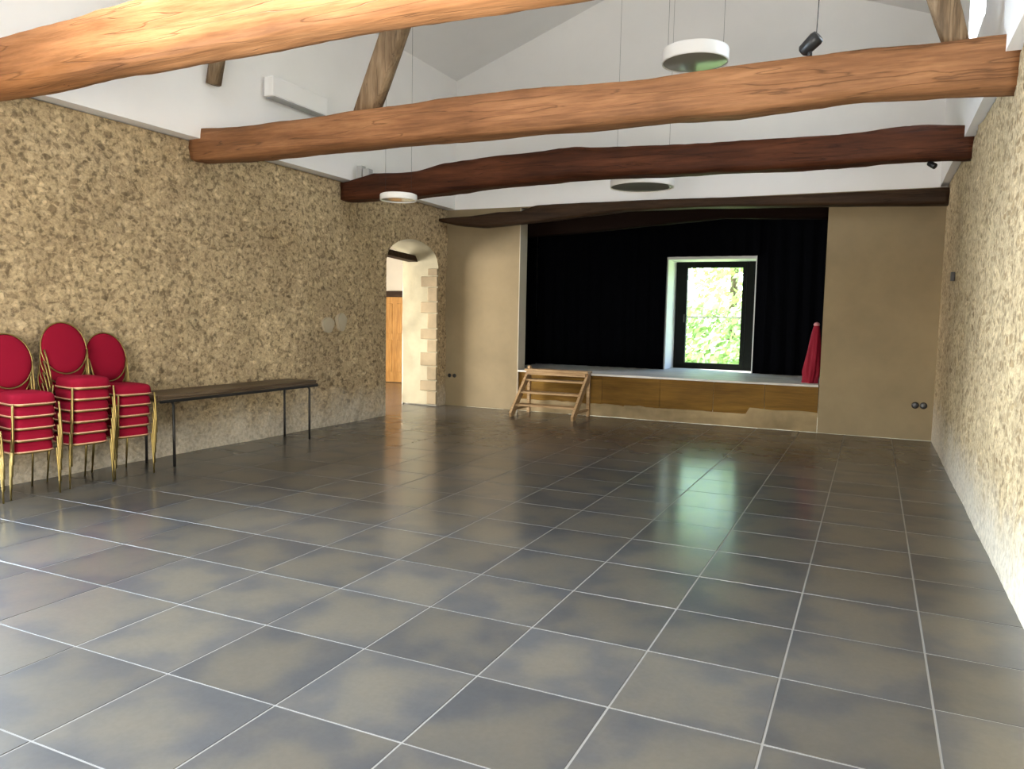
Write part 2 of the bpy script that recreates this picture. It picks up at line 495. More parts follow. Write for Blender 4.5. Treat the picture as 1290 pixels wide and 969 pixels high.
# ceiling: two plaster slopes
bm = bmesh.new()
sl = (RIDGE_Z-EAVE)/(RIDGE_X-XU0)
RW = (-5.5, -4.2, -1.6, .9)      # unseen roof window added to brighten the near floor: x range, y range
for (xa, xb, ya, yb_) in ((XU0-.4, RW[0], YB, YE+.3), (RW[1], RIDGE_X, YB, YE+.3), (RW[0], RW[1], YB, RW[2]), (RW[0], RW[1], RW[3], YE+.3), (XU1+.4, RIDGE_X, YB, YE+.3)):
    za = RIDGE_Z - abs(xa-RIDGE_X)*sl
    zb2 = RIDGE_Z - abs(xb-RIDGE_X)*sl
    vs = [bm.verts.new(p) for p in ((xa, ya, za), (xb, ya, zb2), (xb, yb_, zb2), (xa, yb_, za),
                                    (xa, ya, za+.2), (xb, ya, zb2+.2), (xb, yb_, zb2+.2), (xa, yb_, za+.2))]
    for f in ((0, 1, 2, 3), (4, 7, 6, 5), (0, 4, 5, 1), (1, 5, 6, 2), (2, 6, 7, 3), (3, 7, 4, 0)): bm.faces.new([vs[i] for i in f])
o = obj('ceiling', bm, M['white']); tag(o, kind='structure')

rwn = thing('window_3_added', None, None, kind='structure')  # frame and glass of the added roof opening
rwn.location = ((RW[0]+RW[1])/2, (RW[2]+RW[3])/2, RIDGE_Z-abs((RW[0]+RW[1])/2-RIDGE_X)*sl+.12)
rwn.rotation_euler = (0, -math.atan(sl), 0)
hx, hy = (RW[1]-RW[0])/2*1.06, (RW[3]-RW[2])/2
bm = bmesh.new()
box(bm, -hx, -hx+.06, -hy, hy, -.03, .04); box(bm, hx-.06, hx, -hy, hy, -.03, .04)
box(bm, -hx+.06, hx-.06, -hy, -hy+.06, -.03, .04); box(bm, -hx+.06, hx-.06, hy-.06, hy, -.03, .04)
obj('window_frame', bm, M['lamp'], rwn)
obj('pane', bx(-hx+.06, hx-.06, -hy+.06, hy-.06, .0, .006), M['glass'], rwn)

# end wall: cream piers, white gable
OX0, OX1, OZ = -5.76, -.97, 3.4
bm = bmesh.new()
box(bm, XL-.3, OX0, YE, YE+.25, 0, WH, .0)
box(bm, OX1, XR+.3, YE, YE+.25, 0, WH, .0)
box(bm, OX0, OX1, YE, YE+.25, OZ, WH)
o = obj('wall_end', bm, M['cream']); tag(o, kind='structure')
bm = bmesh.new()
def gable(y0, y1, z0):
    pr = [(XU0-.4, z0), (XU1+.4, z0), (XU1+.4, EAVE), (RIDGE_X, RIDGE_Z+.1), (XU0-.4, EAVE)]
    a = [bm.verts.new((x, y0, z)) for x, z in pr]; b = [bm.verts.new((x, y1, z)) for x, z in pr]
    bm.faces.new(a); bm.faces.new(b)
    for i in range(5): bm.faces.new((a[i], a[(i+1) % 5], b[(i+1) % 5], b[i]))
gable(YE+.015, YE+.25, WH)
o = obj('wall_end_gable', bm, M['white']); tag(o, kind='structure')
# jamb facing of the stage opening
o = obj('trim_1', bx(OX0, OX0+.012, YE-.004, YE+.28, 0, OZ), plaster('grey_jamb', (.5, .45, .36), .05)); tag(o, kind='structure')

# wall behind the camera; its unseen glazed doors are added to account for daylight
BD0, BD1, BDZ = -3.8, -.6, 2.45
bm = bmesh.new()
box(bm, XL-.7, BD0, YB-.35, YB, 0, WH); box(bm, BD1, XR+.6, YB-.35, YB, 0, WH); box(bm, BD0, BD1, YB-.35, YB, BDZ, WH)
gable(YB-.3, YB-.01, WH)
o = obj('wall_back', bm, M['white']); tag(o, kind='structure')
d = thing('door_1_added', None, None, kind='structure')
bm = bmesh.new()
for x in (BD0, -3.0, -2.23, -1.44, BD1-.06): box(bm, x, x+.06, YB-.2, YB-.14, 0, BDZ)
box(bm, BD0+.06, BD1-.06, YB-.2, YB-.14, BDZ-.06, BDZ); box(bm, BD0+.06, BD1-.06, YB-.2, YB-.14, 0, .08)
obj('door_frame', bm, M['frame'], d)
obj('pane', bx(BD0+.06, BD1-.06, YB-.175, YB-.17, .08, BDZ-.06), M['glass'], d)
d = thing('door_2_added', None, None, kind='structure')
bm = bmesh.new()
for y in (LD0, -.69, .22, LD1-.06): box(bm, XL-.4, XL-.34, y, y+.06, 0, LDZ)
for z in (.0, LDZ-.06): box(bm, XL-.4, XL-.34, LD0+.06, LD1-.06, z, z+.06)
obj('door_frame', bm, M['frame'], d)
obj('pane', bx(XL-.375, XL-.37, LD0+.06, LD1-.06, .06, LDZ-.06), M['glass'], d)

# ------------------------------------------------------------------ next room seen through the arch
XN, YN = -15.5, 13.0
bm = bmesh.new()
nw0, nw1, nz0, nz1 = 5.0, 7.8, .7, 2.5
box(bm, -12.7, -12.4, 2.4, nw0, 0, 3.1); box(bm, -12.7, -12.4, nw1, 13.0, 0, 3.1)
box(bm, -12.7, -12.4, nw0, nw1, 0, nz0); box(bm, -12.7, -12.4, nw0, nw1, nz1, 3.1)
box(bm, -12.7, XL-WT, 2.2, 2.4, 0, 3.1)
box(bm, XL-WT-.02, XL-WT, 2.4, AY0-.02, 0, 3.1)
box(bm, XL-WT-.02, XL-WT, AY1+.02, 13.0, 0, 3.1)
box(bm, -12.7, XL-WT, 13.0, 13.2, 0, 3.1)
o = obj('wall_next_room', bm, M['next_white']); tag(o, kind='structure')
o = obj('ceiling', bx(-12.7, XL-WT, 2.2, 13.2, 3.1, 3.25), M['next_white']); tag(o, kind='structure')
# doorway lintel inside the arch
t = thing('door_lintel', 'dark wooden lintel across the arched doorway', 'lintel', (XL-.5, (AY0+AY1)/2, 2.6))
bm = bx(-.1, .1, -.83, .83, -.05, .05, .012)
lo = obj('lintel_board', bm, M['oak4'], t); t.rotation_euler = (R(-3), 0, 0)
# orange door with its frame, far end of the next room
t = thing('interior_door', 'orange pine door glimpsed through the arched doorway', 'door', (-10.35, 12.98, 0))
obj('door_leaf', bx(-.75, .45, -.05, -.01, .01, 2.0, .004), M['door'], t)
for x in (-.6, -.05):
    obj('door_panel', bx(x, x+.42, -.065, -.05, .25, 1.0, .01), M['door'], t)
    obj('door_panel', bx(x, x+.42, -.065, -.05, 1.15, 1.85, .01), M['door'], t)
obj('door_head', bx(-.9, .6, -.09, -.01, 2.0, 2.14, .006), M['oak4'], t)
h = obj('door_handle', tube(bmesh.new(), [(.36, -.05, 1.02), (.36, -.11, 1.02), (.24, -.11, 1.02)], .012), M['black'], t, True)

# ------------------------------------------------------------------ stage
SZ, YSB = .69, 11.6
SX0, SX1 = -6.3, -.55
st = thing('stage_platform', 'raised stage with grey deck and brown panelled front', 'stage', (-3.4, YE, 0))
ox, oy = 3.4, -YE
nb = 13
for i in range(nb):
    y0 = YE-.02 + (YSB-.004-YE+.02)*i/nb; y1 = YE-.02 + (YSB-.004-YE+.02)*(i+1)/nb
    obj('deck_board', bx((OX0+.02 if i < 2 else SX0+.01)+ox, (OX1-.01 if i < 2 else SX1-.01)+ox, y0+.001+oy, y1-.001+oy, SZ-.03, SZ, .0015), M['deck'], st)
xs = [OX0+.02, -4.25, -3.3, -2.47, -1.72, OX1-.005]
for a, b in zip(xs, xs[1:]):
    obj('front_panel', bx(a+.002+ox, b-.002+ox, YE+.03+oy, YE+.05+oy, .02, SZ-.032, .002), M['ply'], st)
# rough plinth below the panels: uneven masonry
bm = bmesh.new()
def plz(x):
    if x > -1.95: return .29 + .008*math.sin(x*9)
    return .2 + .03*noise.noise(Vector((x*2.3, 1, 0))) + .015*noise.noise(Vector((x*9, 4, 0)))
def plp(u, v):
    x = OX0+.02 + (OX1-.002-OX0-.02)*u
    zt_ = plz(x)
    if v <= .6:
        z = zt_*v/.6; return (x+ox, YE+.004+rough((x, z*3, 2), .03)*min(1, (1-u)*40)+oy, z)
    return (x+ox, YE+.004+.04*(v-.6)/.4+rough((x, zt_*3, 2), .03*(1-v)/.4)*min(1, (1-u)*40)+oy, zt_)
grid(bm, plp, 90, 10)
obj('plinth', bm, plaster('plinth_render', (.26, .195, .105), .4, .8), st, True)

# black box around the stage
bm = bmesh.new()
WX0, WX1, WZ1 = -3.72, -2.2, 2.67
GX0, GX1, GZ0, GZ1 = -3.50, -2.50, .8, 2.56
box(bm, SX0-.15, SX0, YE+.25, YSB+.7, 0, 3.6); box(bm, SX1, SX1+.15, YE+.25, YSB+.7, 0, 3.6)
o = obj('wall_stage_sides', bm, M['black_wall']); tag(o, kind='structure')
o = obj('ceiling', bx(SX0-.15, SX1+.15, YE+.25, YSB+.7, 3.45, 3.6), M['black_wall']); tag(o, kind='structure')
bm = bmesh.new()
box(bm, SX0-.15, WX0, YSB, YSB+.7, 0, 3.45); box(bm, WX1, SX1+.15, YSB, YSB+.7, 0, 3.45)
box(bm, WX0, WX1, YSB, YSB+.7, WZ1, 3.45); box(bm, WX0, WX1, YSB, YSB+.7, 0, SZ-.02)
o = obj('wall_stage_back', bm, plaster('pale_reveal', (.72, .74, .74), .04)); tag(o, kind='structure')
# window on the stage
wn = thing('window_2', None, None, kind='structure')
YG = YSB+.62
obj('window_sill', bx(WX0+.005, WX1-.005, YSB, YG, SZ-.02, SZ, .002), M['deck'], wn)
bm = bmesh.new()
box(bm, WX0+.01, GX0, YG, YG+.07, SZ, WZ1); box(bm, GX1, WX1-.01, YG, YG+.07, SZ, WZ1)
box(bm, GX0, GX1, YG, YG+.07, SZ, GZ0); box(bm, GX0, GX1, YG, YG+.07, GZ1, WZ1)
obj('window_frame', bm, M['frame'], wn)
bm = bmesh.new()
box(bm, GX0-.07, GX0, YG-.02, YG, GZ0-.07, GZ1+.07, 0); box(bm, GX1, GX1+.07, YG-.02, YG, GZ0-.07, GZ1+.07)
box(bm, GX0, GX1, YG-.02, YG, GZ0-.06, GZ0); box(bm, GX0, GX1, YG-.02, YG, GZ1, GZ1+.07)
obj('sash', bm, M['frame'], wn)
obj('glazing_bar', bx(GX0, GX1, YG+.02, YG+.04, 1.64, 1.665), M['pale'], wn)
obj('pane', bx(GX0, GX1, YG+.045, YG+.05, GZ0, GZ1), M['glass'], wn)
obj('window_handle', bx(GX0-.045, GX0-.025, YG-.06, YG-.02, 1.55, 1.7, .004), M['black'], wn)

def curtain(name, x0, x1, y, z0, z1, label, amp=.03, axis='x', group=None):
    n = max(12, int(abs(x1-x0)*26))
    bm = bmesh.new()
    ph = random.random()*6
    def fn(u, v):
        x = x0+(x1-x0)*u
        a = amp*(math.sin(x*27+ph+.6*math.sin(v*2))+.4*math.sin(x*61+ph))*(.5+.5*(1-v))
        z = z0+(z1-z0)*v
        return (x, y+a, z) if axis == 'x' else (y+a, x, z)
    V = grid(bm, fn, n, 8)
    geom = bmesh.ops.solidify(bm, geom=list(bm.faces), thickness=.004)
    o = obj(name, bm, M['curtain'], smooth=True)
    tag(o, label, 'curtain', group)
    return o
curtain('stage_curtain', SX0+.05, WX0-.0, YSB-.09, SZ+.005, 3.4, 'wide black stage curtain left of the window')
curtain('stage_curtain', WX1+.03, SX1-.1, YSB-.09, SZ+.005, 3.4, 'black stage curtain right of the window')
curtain('stage_valance', WX0-.05, WX1+.08, YSB-.16, WZ1+.035, 3.42, 'short black curtain hanging above the stage window', .02)
curtain('side_curtain', YE+.5, YSB-.25, SX0+.1, SZ+.005, 3.4, 'black curtain along the left side of the stage', axis='y')
curtain('side_curtain', YE+.35, YSB-.25, SX1-.1, SZ+.005, 3.4, 'black curtain along the right side of the stage', axis='y')

# ------------------------------------------------------------------ beams
def interp(pts, x):
    if x <= pts[0][0]: return pts[0][1]
    for (a, b), (c, d_) in zip(pts, pts[1:]):
        if x <= c: return b+(d_-b)*(x-a)/(c-a)
    return pts[-1][1]
def beam(name, label, x0, x1, y0, y1, top, bot, mt, seed, step=.07, amp=.014, cut=None, group=None):
    """irregular hewn log: rounded-rectangle section that follows the measured top and bottom lines"""
    bm = bmesh.new()
    n = int((x1-x0)/step)+1
    sec = 20
    rings = []
    cx, cy = (x0+x1)/2, (y0+y1)/2
    for i in range(n+1):
        x = x0+(x1-x0)*i/n
        zt_, zb_ = interp(top, x), interp(bot, x)
        yo = .03*noise.noise(Vector((x*.6, seed, 0)))
        ring = []
        for k in range(sec):
            a = 2*math.pi*(k+.5)/sec
            c, s_ = math.cos(a), math.sin(a)
            e_ = 9.0
            rr_ = (abs(c)**e_+abs(s_)**e_)**(-1/e_)
            px = c*rr_*(y1-y0)/2; pz = s_*rr_*(zt_-zb_)/2
            dd = 1 + (noise.noise(Vector((x*1.5, k*.55, seed)))*1.3+noise.noise(Vector((x*6, k*1.3, seed)))*.5)*amp/.15
            px *= dd; pz *= (1+(dd-1)*.6)
            xx = x
            if cut and i == n and pz > cut[0]-(zt_+zb_)/2: xx = x
            ring.append(bm.verts.new((xx-cx, cy+yo+px-cy, (zt_+zb_)/2+pz-3.3)))
        rings.append(ring)
    for a, b in zip(rings, rings[1:]):
        for k in range(sec): bm.faces.new((a[k], a[(k+1) % sec], b[(k+1) % sec], b[k]))
    bm.faces.new(rings[0]); bm.faces.new(rings[-1])
    o = obj(name, bm, mt, smooth=True, loc=(cx, cy, 3.3))
    tag(o, label, 'beam', group)
    return o
b1t = [(-7.3, 3.58), (-6.4, 3.61), (-5.85, 3.64), (-5.02, 3.67), (0, 3.68)]
b1b = [(-7.3, 3.22), (-6.91, 3.24), (-6.31, 3.23), (-5.76, 3.25), (-4.69, 3.27), (-3.65, 3.29), (-3.04, 3.28), (-2.49, 3.27), (-2.0, 3.26), (-1.54, 3.25), (0, 3.22)]
b2t = [(-6.96, 3.55), (-6.46, 3.52), (-6.03, 3.53), (-5.42, 3.53), (-4.74, 3.55), (-3.97, 3.57), (-3.25, 3.57), (-2.47, 3.54), (-1.98, 3.53), (-1.43, 3.56), (-.91, 3.56), (-.44, 3.56), (.02, 3.55), (.39, 3.55)]
b2b = [(-7.3, 3.22), (-6.76, 3.2), (-6.19, 3.19), (-5.66, 3.2), (-4.61, 3.2), (-3.38, 3.2), (-2.56, 3.2), (-1.84, 3.21), (-1.35, 3.19), (-.92, 3.21), (-.51, 3.23), (.06, 3.21), (.51, 3.19)]
b3t = [(-7.05, 3.41), (-6.6, 3.51), (-6.2, 3.495), (-5.91, 3.5), (-5.49, 3.57), (-4.46, 3.62), (-3.72, 3.65), (-3.03, 3.61), (-2.38, 3.57), (-1.71, 3.58), (-1.13, 3.56), (-.57, 3.56), (-.05, 3.59), (.42, 3.55)]
b3b = [(-7.29, 3.16), (-6.1, 3.15), (-5.44, 3.19), (-4.59, 3.24), (-3.82, 3.27), (-3.11, 3.27), (-2.44, 3.25), (-1.74, 3.24), (-1.14, 3.23), (-.29, 3.25), (.57, 3.23)]
b4t = [(-7.16, 3.24), (-6.51, 3.26), (-6.04, 3.31), (-5.6, 3.31), (-5.38, 3.39), (-5.0, 3.4), (-3.51, 3.39), (-1.98, 3.37), (-.94, 3.36), (.54, 3.37)]
b4b = [(-7.16, 3.19), (-6.83, 3.12), (-6.33, 3.07), (-5.68, 3.11), (-4.66, 3.18), (-3.88, 3.25), (-2.78, 3.25), (-.95, 3.2), (.58, 3.15)]
beam('ceiling_beam', 'thick honey-coloured oak tie beam nearest the camera', -7.16, .5, 1.5, 1.8, b1t, b1b, M['oak'], 1.3)
beam('ceiling_beam', 'second oak tie beam from the camera with black spotlight on it', -7.16, .5, 3.97, 4.27, b2t, b2b, M['oak2'], 5.1)
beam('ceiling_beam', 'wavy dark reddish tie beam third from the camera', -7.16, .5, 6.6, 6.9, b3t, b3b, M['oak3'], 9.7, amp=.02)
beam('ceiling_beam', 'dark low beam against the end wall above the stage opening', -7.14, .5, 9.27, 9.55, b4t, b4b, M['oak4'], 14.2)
pt = [(-5.9, 3.4), (-.9, 3.4)]
pb = [(-5.72, 2.95), (-4.82, 3.0), (-3.92, 3.06), (-2.46, 3.15), (-1.14, 3.1)]
beam('stage_lintel', 'near-black curved beam just inside the top of the stage opening', -5.74, -.98, 9.87, 10.08, pt, pb, mat('blackened_oak', (.006, .003, .002), .9, spec=.04), 20.0)

def strut(name, label, pts, w0, w1, dy, y, mt):
    """curved inclined timber, pts = centre line (x, z)"""
    bm = bmesh.new(); rings = []
    n = len(pts)
    x_, z_ = pts[0]
    for i, (x, z) in enumerate(pts):
        a = pts[max(0, i-1)]; b = pts[min(n-1, i+1)]
        d_ = Vector((b[0]-a[0], 0, b[1]-a[1])).normalized(); u = Vector((d_.z, 0, -d_.x))
        wd = w0+(w1-w0)*i/(n-1)
        ring = []
        for k in range(12):
            t_ = 2*math.pi*(k+.5)/12; c, s_ = math.cos(t_), math.sin(t_)
            r_ = (abs(c)**4+abs(s_)**4)**-.25
            q = Vector((x-x_, 0, z-z_)) + u*c*r_*wd/2 + Vector((0, 1, 0))*s_*r_*dy/2
            q += u*noise.noise(Vector((z*3, k*.7, x_)))*.012
            if i == 0: q.z = max(q.z, 0) if name != 'strut_stub' else q.z
            ring.append(bm.verts.new(q))
        rings.append(ring)
    for a, b in zip(rings, rings[1:]):
        for k in range(12): bm.faces.new((a[k], a[(k+1) % 12], b[(k+1) % 12], b[k]))
    bm.faces.new(rings[0]); bm.faces.new(rings[-1])
    o = obj(name, bm, mt, smooth=True, loc=(x_, y, z_)); tag(o, label, 'strut'); return o
def zline(a, b, n, bend=0):
    return [(a[0]+(b[0]-a[0])*i/n + bend*math.sin(math.pi*i/n), a[1]+(b[1]-a[1])*i/n) for i in range(n+1)]
strut('roof_strut', 'grey-brown slanting strut on the left half of the second beam', zline((-4.95, 3.5), (-3.42, 6.6), 10, -.06), .26, .3, .16, 4.12, M['oak_strut'])
strut('roof_strut', 'curved brown strut at the right end of the second beam', zline((.13, 3.5), (-.95, 5.95), 10, .1), .16, .32, .16, 4.12, M['oak_strut'])
t_ = strut('roof_strut', 'short strut end showing below the nearest beam by the left wall', zline((-6.93, 4.02), (-6.55, 5.6), 6), .13, .16, .14, 4.1, M['oak_strut'])

# ------------------------------------------------------------------ hanging lamps
def lamp(label, x, y, z, r, h, tilt=(0, 0)):
    t = thing('pendant_lamp', label, 'lamp', (x, y, z), group=None)
    t.rotation_euler = (tilt[0], tilt[1], 0)
    obj('lamp_shade', lathe(bmesh.new(), [(0, h), (r-.02, h), (r-.005, h-.006), (r, h-.02), (r, .012), (r-.003, 0), (r-.012, 0), (r-.012, .012)]), M['lamp'], t, True)
    obj('diffuser', lathe(bmesh.new(), [(r-.012, .01), (r*.6, .006), (0, .004)]), M['diff'], t, True)
    ce = RIDGE_Z - abs(x-RIDGE_X)*(RIDGE_Z-EAVE)/(RIDGE_X-XU0)
    for a in (2.54, 5.6):
        tp = (r*.85*math.cos(a+.6), r*.85*math.sin(a+.6), ce-z-.02)
        obj('cable', tube(bmesh.new(), [(r*.85*math.cos(a+.6), r*.85*math.sin(a+.6), h-.002), tp], .0016, 5), M['steel'], t)
    obj('ceiling_rose', lathe(bmesh.new(), [(0, ce-z-.05), (.05, ce-z-.05), (.06, ce-z-.03), (.06, ce-z+.0), (0, ce-z)], 20), M['lamp'], t, True)
    return t
lamp('large round white pendant lamp hanging above the second beam', -2.0, 5.35, 4.04, .315, .13)
lamp('small round white pendant lamp hanging near the arched doorway', -5.5, 5.55, 2.93, .22, .075)
lamp('round pendant lamp seen dark from below behind the third beam', -3.12, 7.6, 3.28, .41, .1)

# ------------------------------------------------------------------ small fittings high up
def spot(name, label, loc, s_=1.0, flip=1, cat='spotlight'):
    t = thing(name, label, cat, loc)
    obj('spot_bracket', tube(bmesh.new(), [(0, 0, 0), (0, 0, .05*s_*flip)], .018*s_, 10), M['black'], t, True)
    c = Vector((0, 0, .09*s_*flip)); d_ = Vector((.6, -.3, .45*flip)).normalized()
    obj('spot_head', tube(bmesh.new(), [c-d_*.075*s_, c-d_*.06*s_, c+d_*.05*s_, c+d_*.075*s_], [.03*s_, .045*s_, .052*s_, .045*s_], 14), M['black'], t, True)
    return t
t = spot('spotlight', 'small black spotlight standing on the second beam', (-.85, 4.0, 3.545), 1.05)
obj('cable', tube(bmesh.new(), [(.04, 0, .12), (.06, 0, 1.0), (.06, 0, 2.45)], .004, 5), M['steel'], t)
spot('spotlight', 'tiny black spotlight under the right end of the third beam', (.14, 6.75, 3.26), .6, -1)
t = thing('beam_fixture', 'small grey-green fitting standing on left end of third beam', 'fixture', (-6.82, 6.7, 3.46))
obj('fixture_body', bx(-.1, -.02, -.05, .05, 0, .17, .006), M['grill'], t)
obj('fixture_body', bx(-.0, .1, -.05, .05, -.02, .12, .006), M['grill'], t)
obj('fixture_arm', bx(-.03, .02, -.02, .02, .02, .1, .003), M['frame'], t)

t = thing('air_conditioner', 'white box unit high on the left plaster wall above second beam', 'air conditioner', (XU0+.05, 4.9, 4.1))
obj('unit_body', bx(0.0, .15, 0, 1.0, 0.01, .24, .02), M['white'], t)
obj('air_grille', bx(.01, .14, .03, .97, 0, .012), M['grill'], t)

# wall sockets
def plate(name, label, loc, n, ax, cat='socket', size=.04):
    t = thing(name, label, cat, loc)
    for i in range(n):
        b = bmesh.new()
        lathe(b, [(0, .014), (size*.6, .014), (size, .01), (size*1.05, 0)], 20)
        m_ = Matrix.Rotation(R(90), 4, 'X') if ax == 'y' else Matrix.Rotation(R(-90) if ax == '-x' else R(90), 4, 'Y')
        bmesh.ops.transform(b, matrix=m_, verts=b.verts)
        bmesh.ops.translate(b, vec=(i*.1, 0, 0) if ax == 'y' else (0, i*.1, 0), verts=b.verts)
        obj('socket_cup', b, M['black'], t, True)
    return t
plate('wall_socket', 'pair of black round sockets low on right cream wall', (.27, YE-.001, .48), 2, 'y', size=.045)
plate('wall_socket', 'black socket pair low on cream wall beside the arched doorway', (-7.08, YE-.001, .53), 2, 'y', size=.034)
t = thing('wall_switch', 'small black switch high on the far end of the right wall', 'switch', (XR-.05, 7.9, 2.14))
obj('switch_plate', bx(-.02, .02, -.04, .04, -.05, .05, .005), M['black'], t)
t = thing('wall_socket', 'dark socket on the wall by the orange door through the doorway', 'socket', (-11.0, 12.99, .3))
obj('socket_cup', bx(-.18, .02, -.02, 0, -.05, .05, .004), M['black'], t)

# ------------------------------------------------------------------ wooden steps by the stage
sx0, sx1 = -5.48, -4.43
t = thing('wooden_steps', 'open pine steps leading up onto the left of the stage', 'steps', ((sx0+sx1)/2, 9.1, 0))
L2 = (sx1-sx0)/2
yf, yb = 8.78-9.1, 9.5-9.1
for sgn in (-1, 1):
    x = sgn*L2
    a, b = (x-.02, x+.02)
    bm = bmesh.new()
    pr = [(yf-.02, 0), (yf+.07, 0), (yb, .62), (yb, .715), (yb-.07, .715), (yf-.04, .06)]
    A = [bm.verts.new((a, p, q)) for p, q in pr]; B = [bm.verts.new((b, p, q)) for p, q in pr]
    bm.faces.new(A); bm.faces.new(B)
    for i in range(6): bm.faces.new((A[i], A[(i+1) % 6], B[(i+1) % 6], B[i]))
    obj('stringer', bm, M['stair'], t)
    obj('leg', bx(x-.025+.0*sgn, x+.025, yb-.045, yb+.01, 0, .78 if sgn < 0 else .7, .003), M['stair'], t)
    obj('foot_rail', bx(x-.018, x+.018, yf+.07, yb-.045, .09, .13, .002), M['stair'], t)
for i, z in enumerate((.19, .38, .57)):
    yy = yf + (yb-yf)*(z/.715)
    obj('tread', bx(-L2+.02, L2-.02, yy-.07, yy+.17, z-.03, z, .003), M['stair'], t)
obj('top_tread', bx(-L2-.03, L2+.03, yb-.16, yb+.06, .7, .735, .004), M['stair'], t)
obj('top_rail', bx(-L2+.02, L2-.02, yb-.14, yb-.12, .64, .7, .002), M['stair'], t)

# ------------------------------------------------------------------ red cloth bundle at the right of the stage
bm = bmesh.new()
def drape(u, v):
    a = 2*math.pi*u
    r_ = .035 + .105*(v**.6) - max(0, v-.8)*.22
    if v > .93: r_ *= 1+(v-.93)*2
    r_ *= 1 + .22*math.sin(5*a+3*v)*v + .1*math.sin(11*a+1)*v
    return (r_*math.cos(a)*.9 + .05*(1-v), r_*math.sin(a)*.8, .86*(1-v))
grid(bm, drape, 64, 30)
bmesh.ops.remove_doubles(bm, verts=bm.verts, dist=1e-4)
t = thing('red_cloth_bundle', 'tall draped red cloth standing at the right end of the stage', 'cloth', (-1.12, 9.98, SZ))
obj('cloth_drape', bm, M['cloth_red'], t, True)
obj('cloth_top', lathe(bmesh.new(), [(.038, 0), (.045, .02), (.03, .045), (0, .055)], 16, (.05, 0, .85)), mat('pale_pink_top', (.5, .2, .22), .6), t, True)

# ------------------------------------------------------------------ folding table by the left wall
t = thing('long_table', 'long low brown table on dark metal legs along left wall', 'table', (-6.85, 4.2, 0))
ty0, ty1 = -1.15, 1.22
tw = .25
obj('tabletop', bx(-tw, tw, ty0, ty1, .675, .705, .004), M['table'], t)
obj('table_rim', bx(tw-.012, tw+.003, ty0-.003, ty1+.003, .66, .69, .002), M['steel'], t)
for y in (ty0+.2, ty1-.1):
    for x in (-tw+.05, tw-.05):
        pts = [(x, y-.05, .672), (x, y-.015, .655), (x, y, .62), (x, y, .3), (x, y, 0)]
        obj('leg', tube(bmesh.new(), pts, .014, 10), M['steel'], t, True)
o = obj('tabletop_board', bx(-.235, .235, -1.17, 1.2, 0, .032, .005), M['table'], loc=(-6.86, 4.22, .7055))
tag(o, 'loose brown board lying flat on the long low table', 'board')

# ------------------------------------------------------------------ stacked banquet chairs
def make_chair():
    r = thing('banquet_chair', 'tmp', 'chair')
    # seat: domed cushion with braid
    bm = bmesh.new()
    def seat(u, v):
        ang = 2*math.pi*u
        c, s_ = math.cos(ang), math.sin(ang)
        q = (abs(c)**5+abs(s_)**5)**(-1/5)
        rr_ = [1.0, 1.0, 1.0, .97, .9, .7, .35, 0][min(7, int(round(v*7)))]
        zz = [.388, .4, .425, .45, .464, .474, .478, .479][min(7, int(round(v*7)))]
        taper = 1 - .1*(.5-.5*c)
        return (.205*c*q*rr_, .178*s_*q*rr_*taper, zz)
    grid(bm, seat, 32, 7)
    bmesh.ops.remove_doubles(bm, verts=bm.verts, dist=1e-4)
    obj('seat', bm, M['velvet'], r, True)
    def loop(z, e):
        out = []
        for k in range(32):
            a = 2*math.pi*k/32; c, s_ = math.cos(a), math.sin(a)
            q = (abs(c)**5+abs(s_)**5)**(-1/5)
            out.append(((.205+e)*c*q, (.178+e)*s_*q*(1-.1*(.5-.5*c)), z))
        return out
    obj('seat_trim', tube(bmesh.new(), loop(.385, .003), .0065, 6, True), M['trim'], r, True)
    # back: oval pad in a tube ring, leaning back
    tl = Matrix.Rotation(R(-11), 4, 'Y')
    cz = .712; ax_, bz = .195, .232
    base = Matrix.Translation((-.31, 0, cz)) @ tl
    bm = bmesh.new()
    prof = [(0, -.014), (.8, -.014), (.97, -.007), (1, 0), (.96, .012), (.75, .02), (.4, .024), (0, .025)]
    rings = []
    for k, (q, xx) in enumerate(prof):
        rings.append([bm.verts.new((xx, ax_*q*math.cos(2*math.pi*j/36), bz*q*math.sin(2*math.pi*j/36))) for j in range(36)] if q else [bm.verts.new((xx, 0, 0))])
    for a, b in zip(rings, rings[1:]):
        for j in range(36):
            f_ = list(dict.fromkeys([a[j % len(a)], a[(j+1) % 36 % len(a)], b[(j+1) % 36 % len(b)], b[j % len(b)]]))
            bm.faces.new(f_)
    bmesh.ops.transform(bm, matrix=base, verts=bm.verts)
    obj('backrest', bm, M['velvet'], r, True)
    bm = tube(bmesh.new(), [(0, (ax_+.006)*math.cos(2*math.pi*j/40), (bz+.006)*math.sin(2*math.pi*j/40)) for j in range(40)], .0065, 6, True)
    bmesh.ops.transform(bm, matrix=base, verts=bm.verts)
    obj('back_ring', bm, M['gold'], r, True)
    for sgn in (-1, 1):
        obj('back_post', tube(bmesh.new(), [(-.2, sgn*.165, .39), (-.215, sgn*.17, .5), (-.25, sgn*.178, .62), (-.275, sgn*.188, .7)], .009, 6), M['gold'], r, True)
        obj('leg', tube(bmesh.new(), [(.19, sgn*.178, .39), (.195, sgn*.183, .3), (.2, sgn*.19, .12), (.2, sgn*.192, .0)], [.0095, .0095, .0085, .0075], 8), M['gold'], r, True)
        obj('leg', tube(bmesh.new(), [(-.19, sgn*.158, .39), (-.21, sgn*.165, .25), (-.25, sgn*.17, 0)], [.0095, .009, .0075], 8), M['gold'], r, True)
    obj('seat_frame', tube(bmesh.new(), loop(.375, -.012), .009, 6, True), M['gold'], r, True)
    return r
chair0 = make_chair()
used = [False]
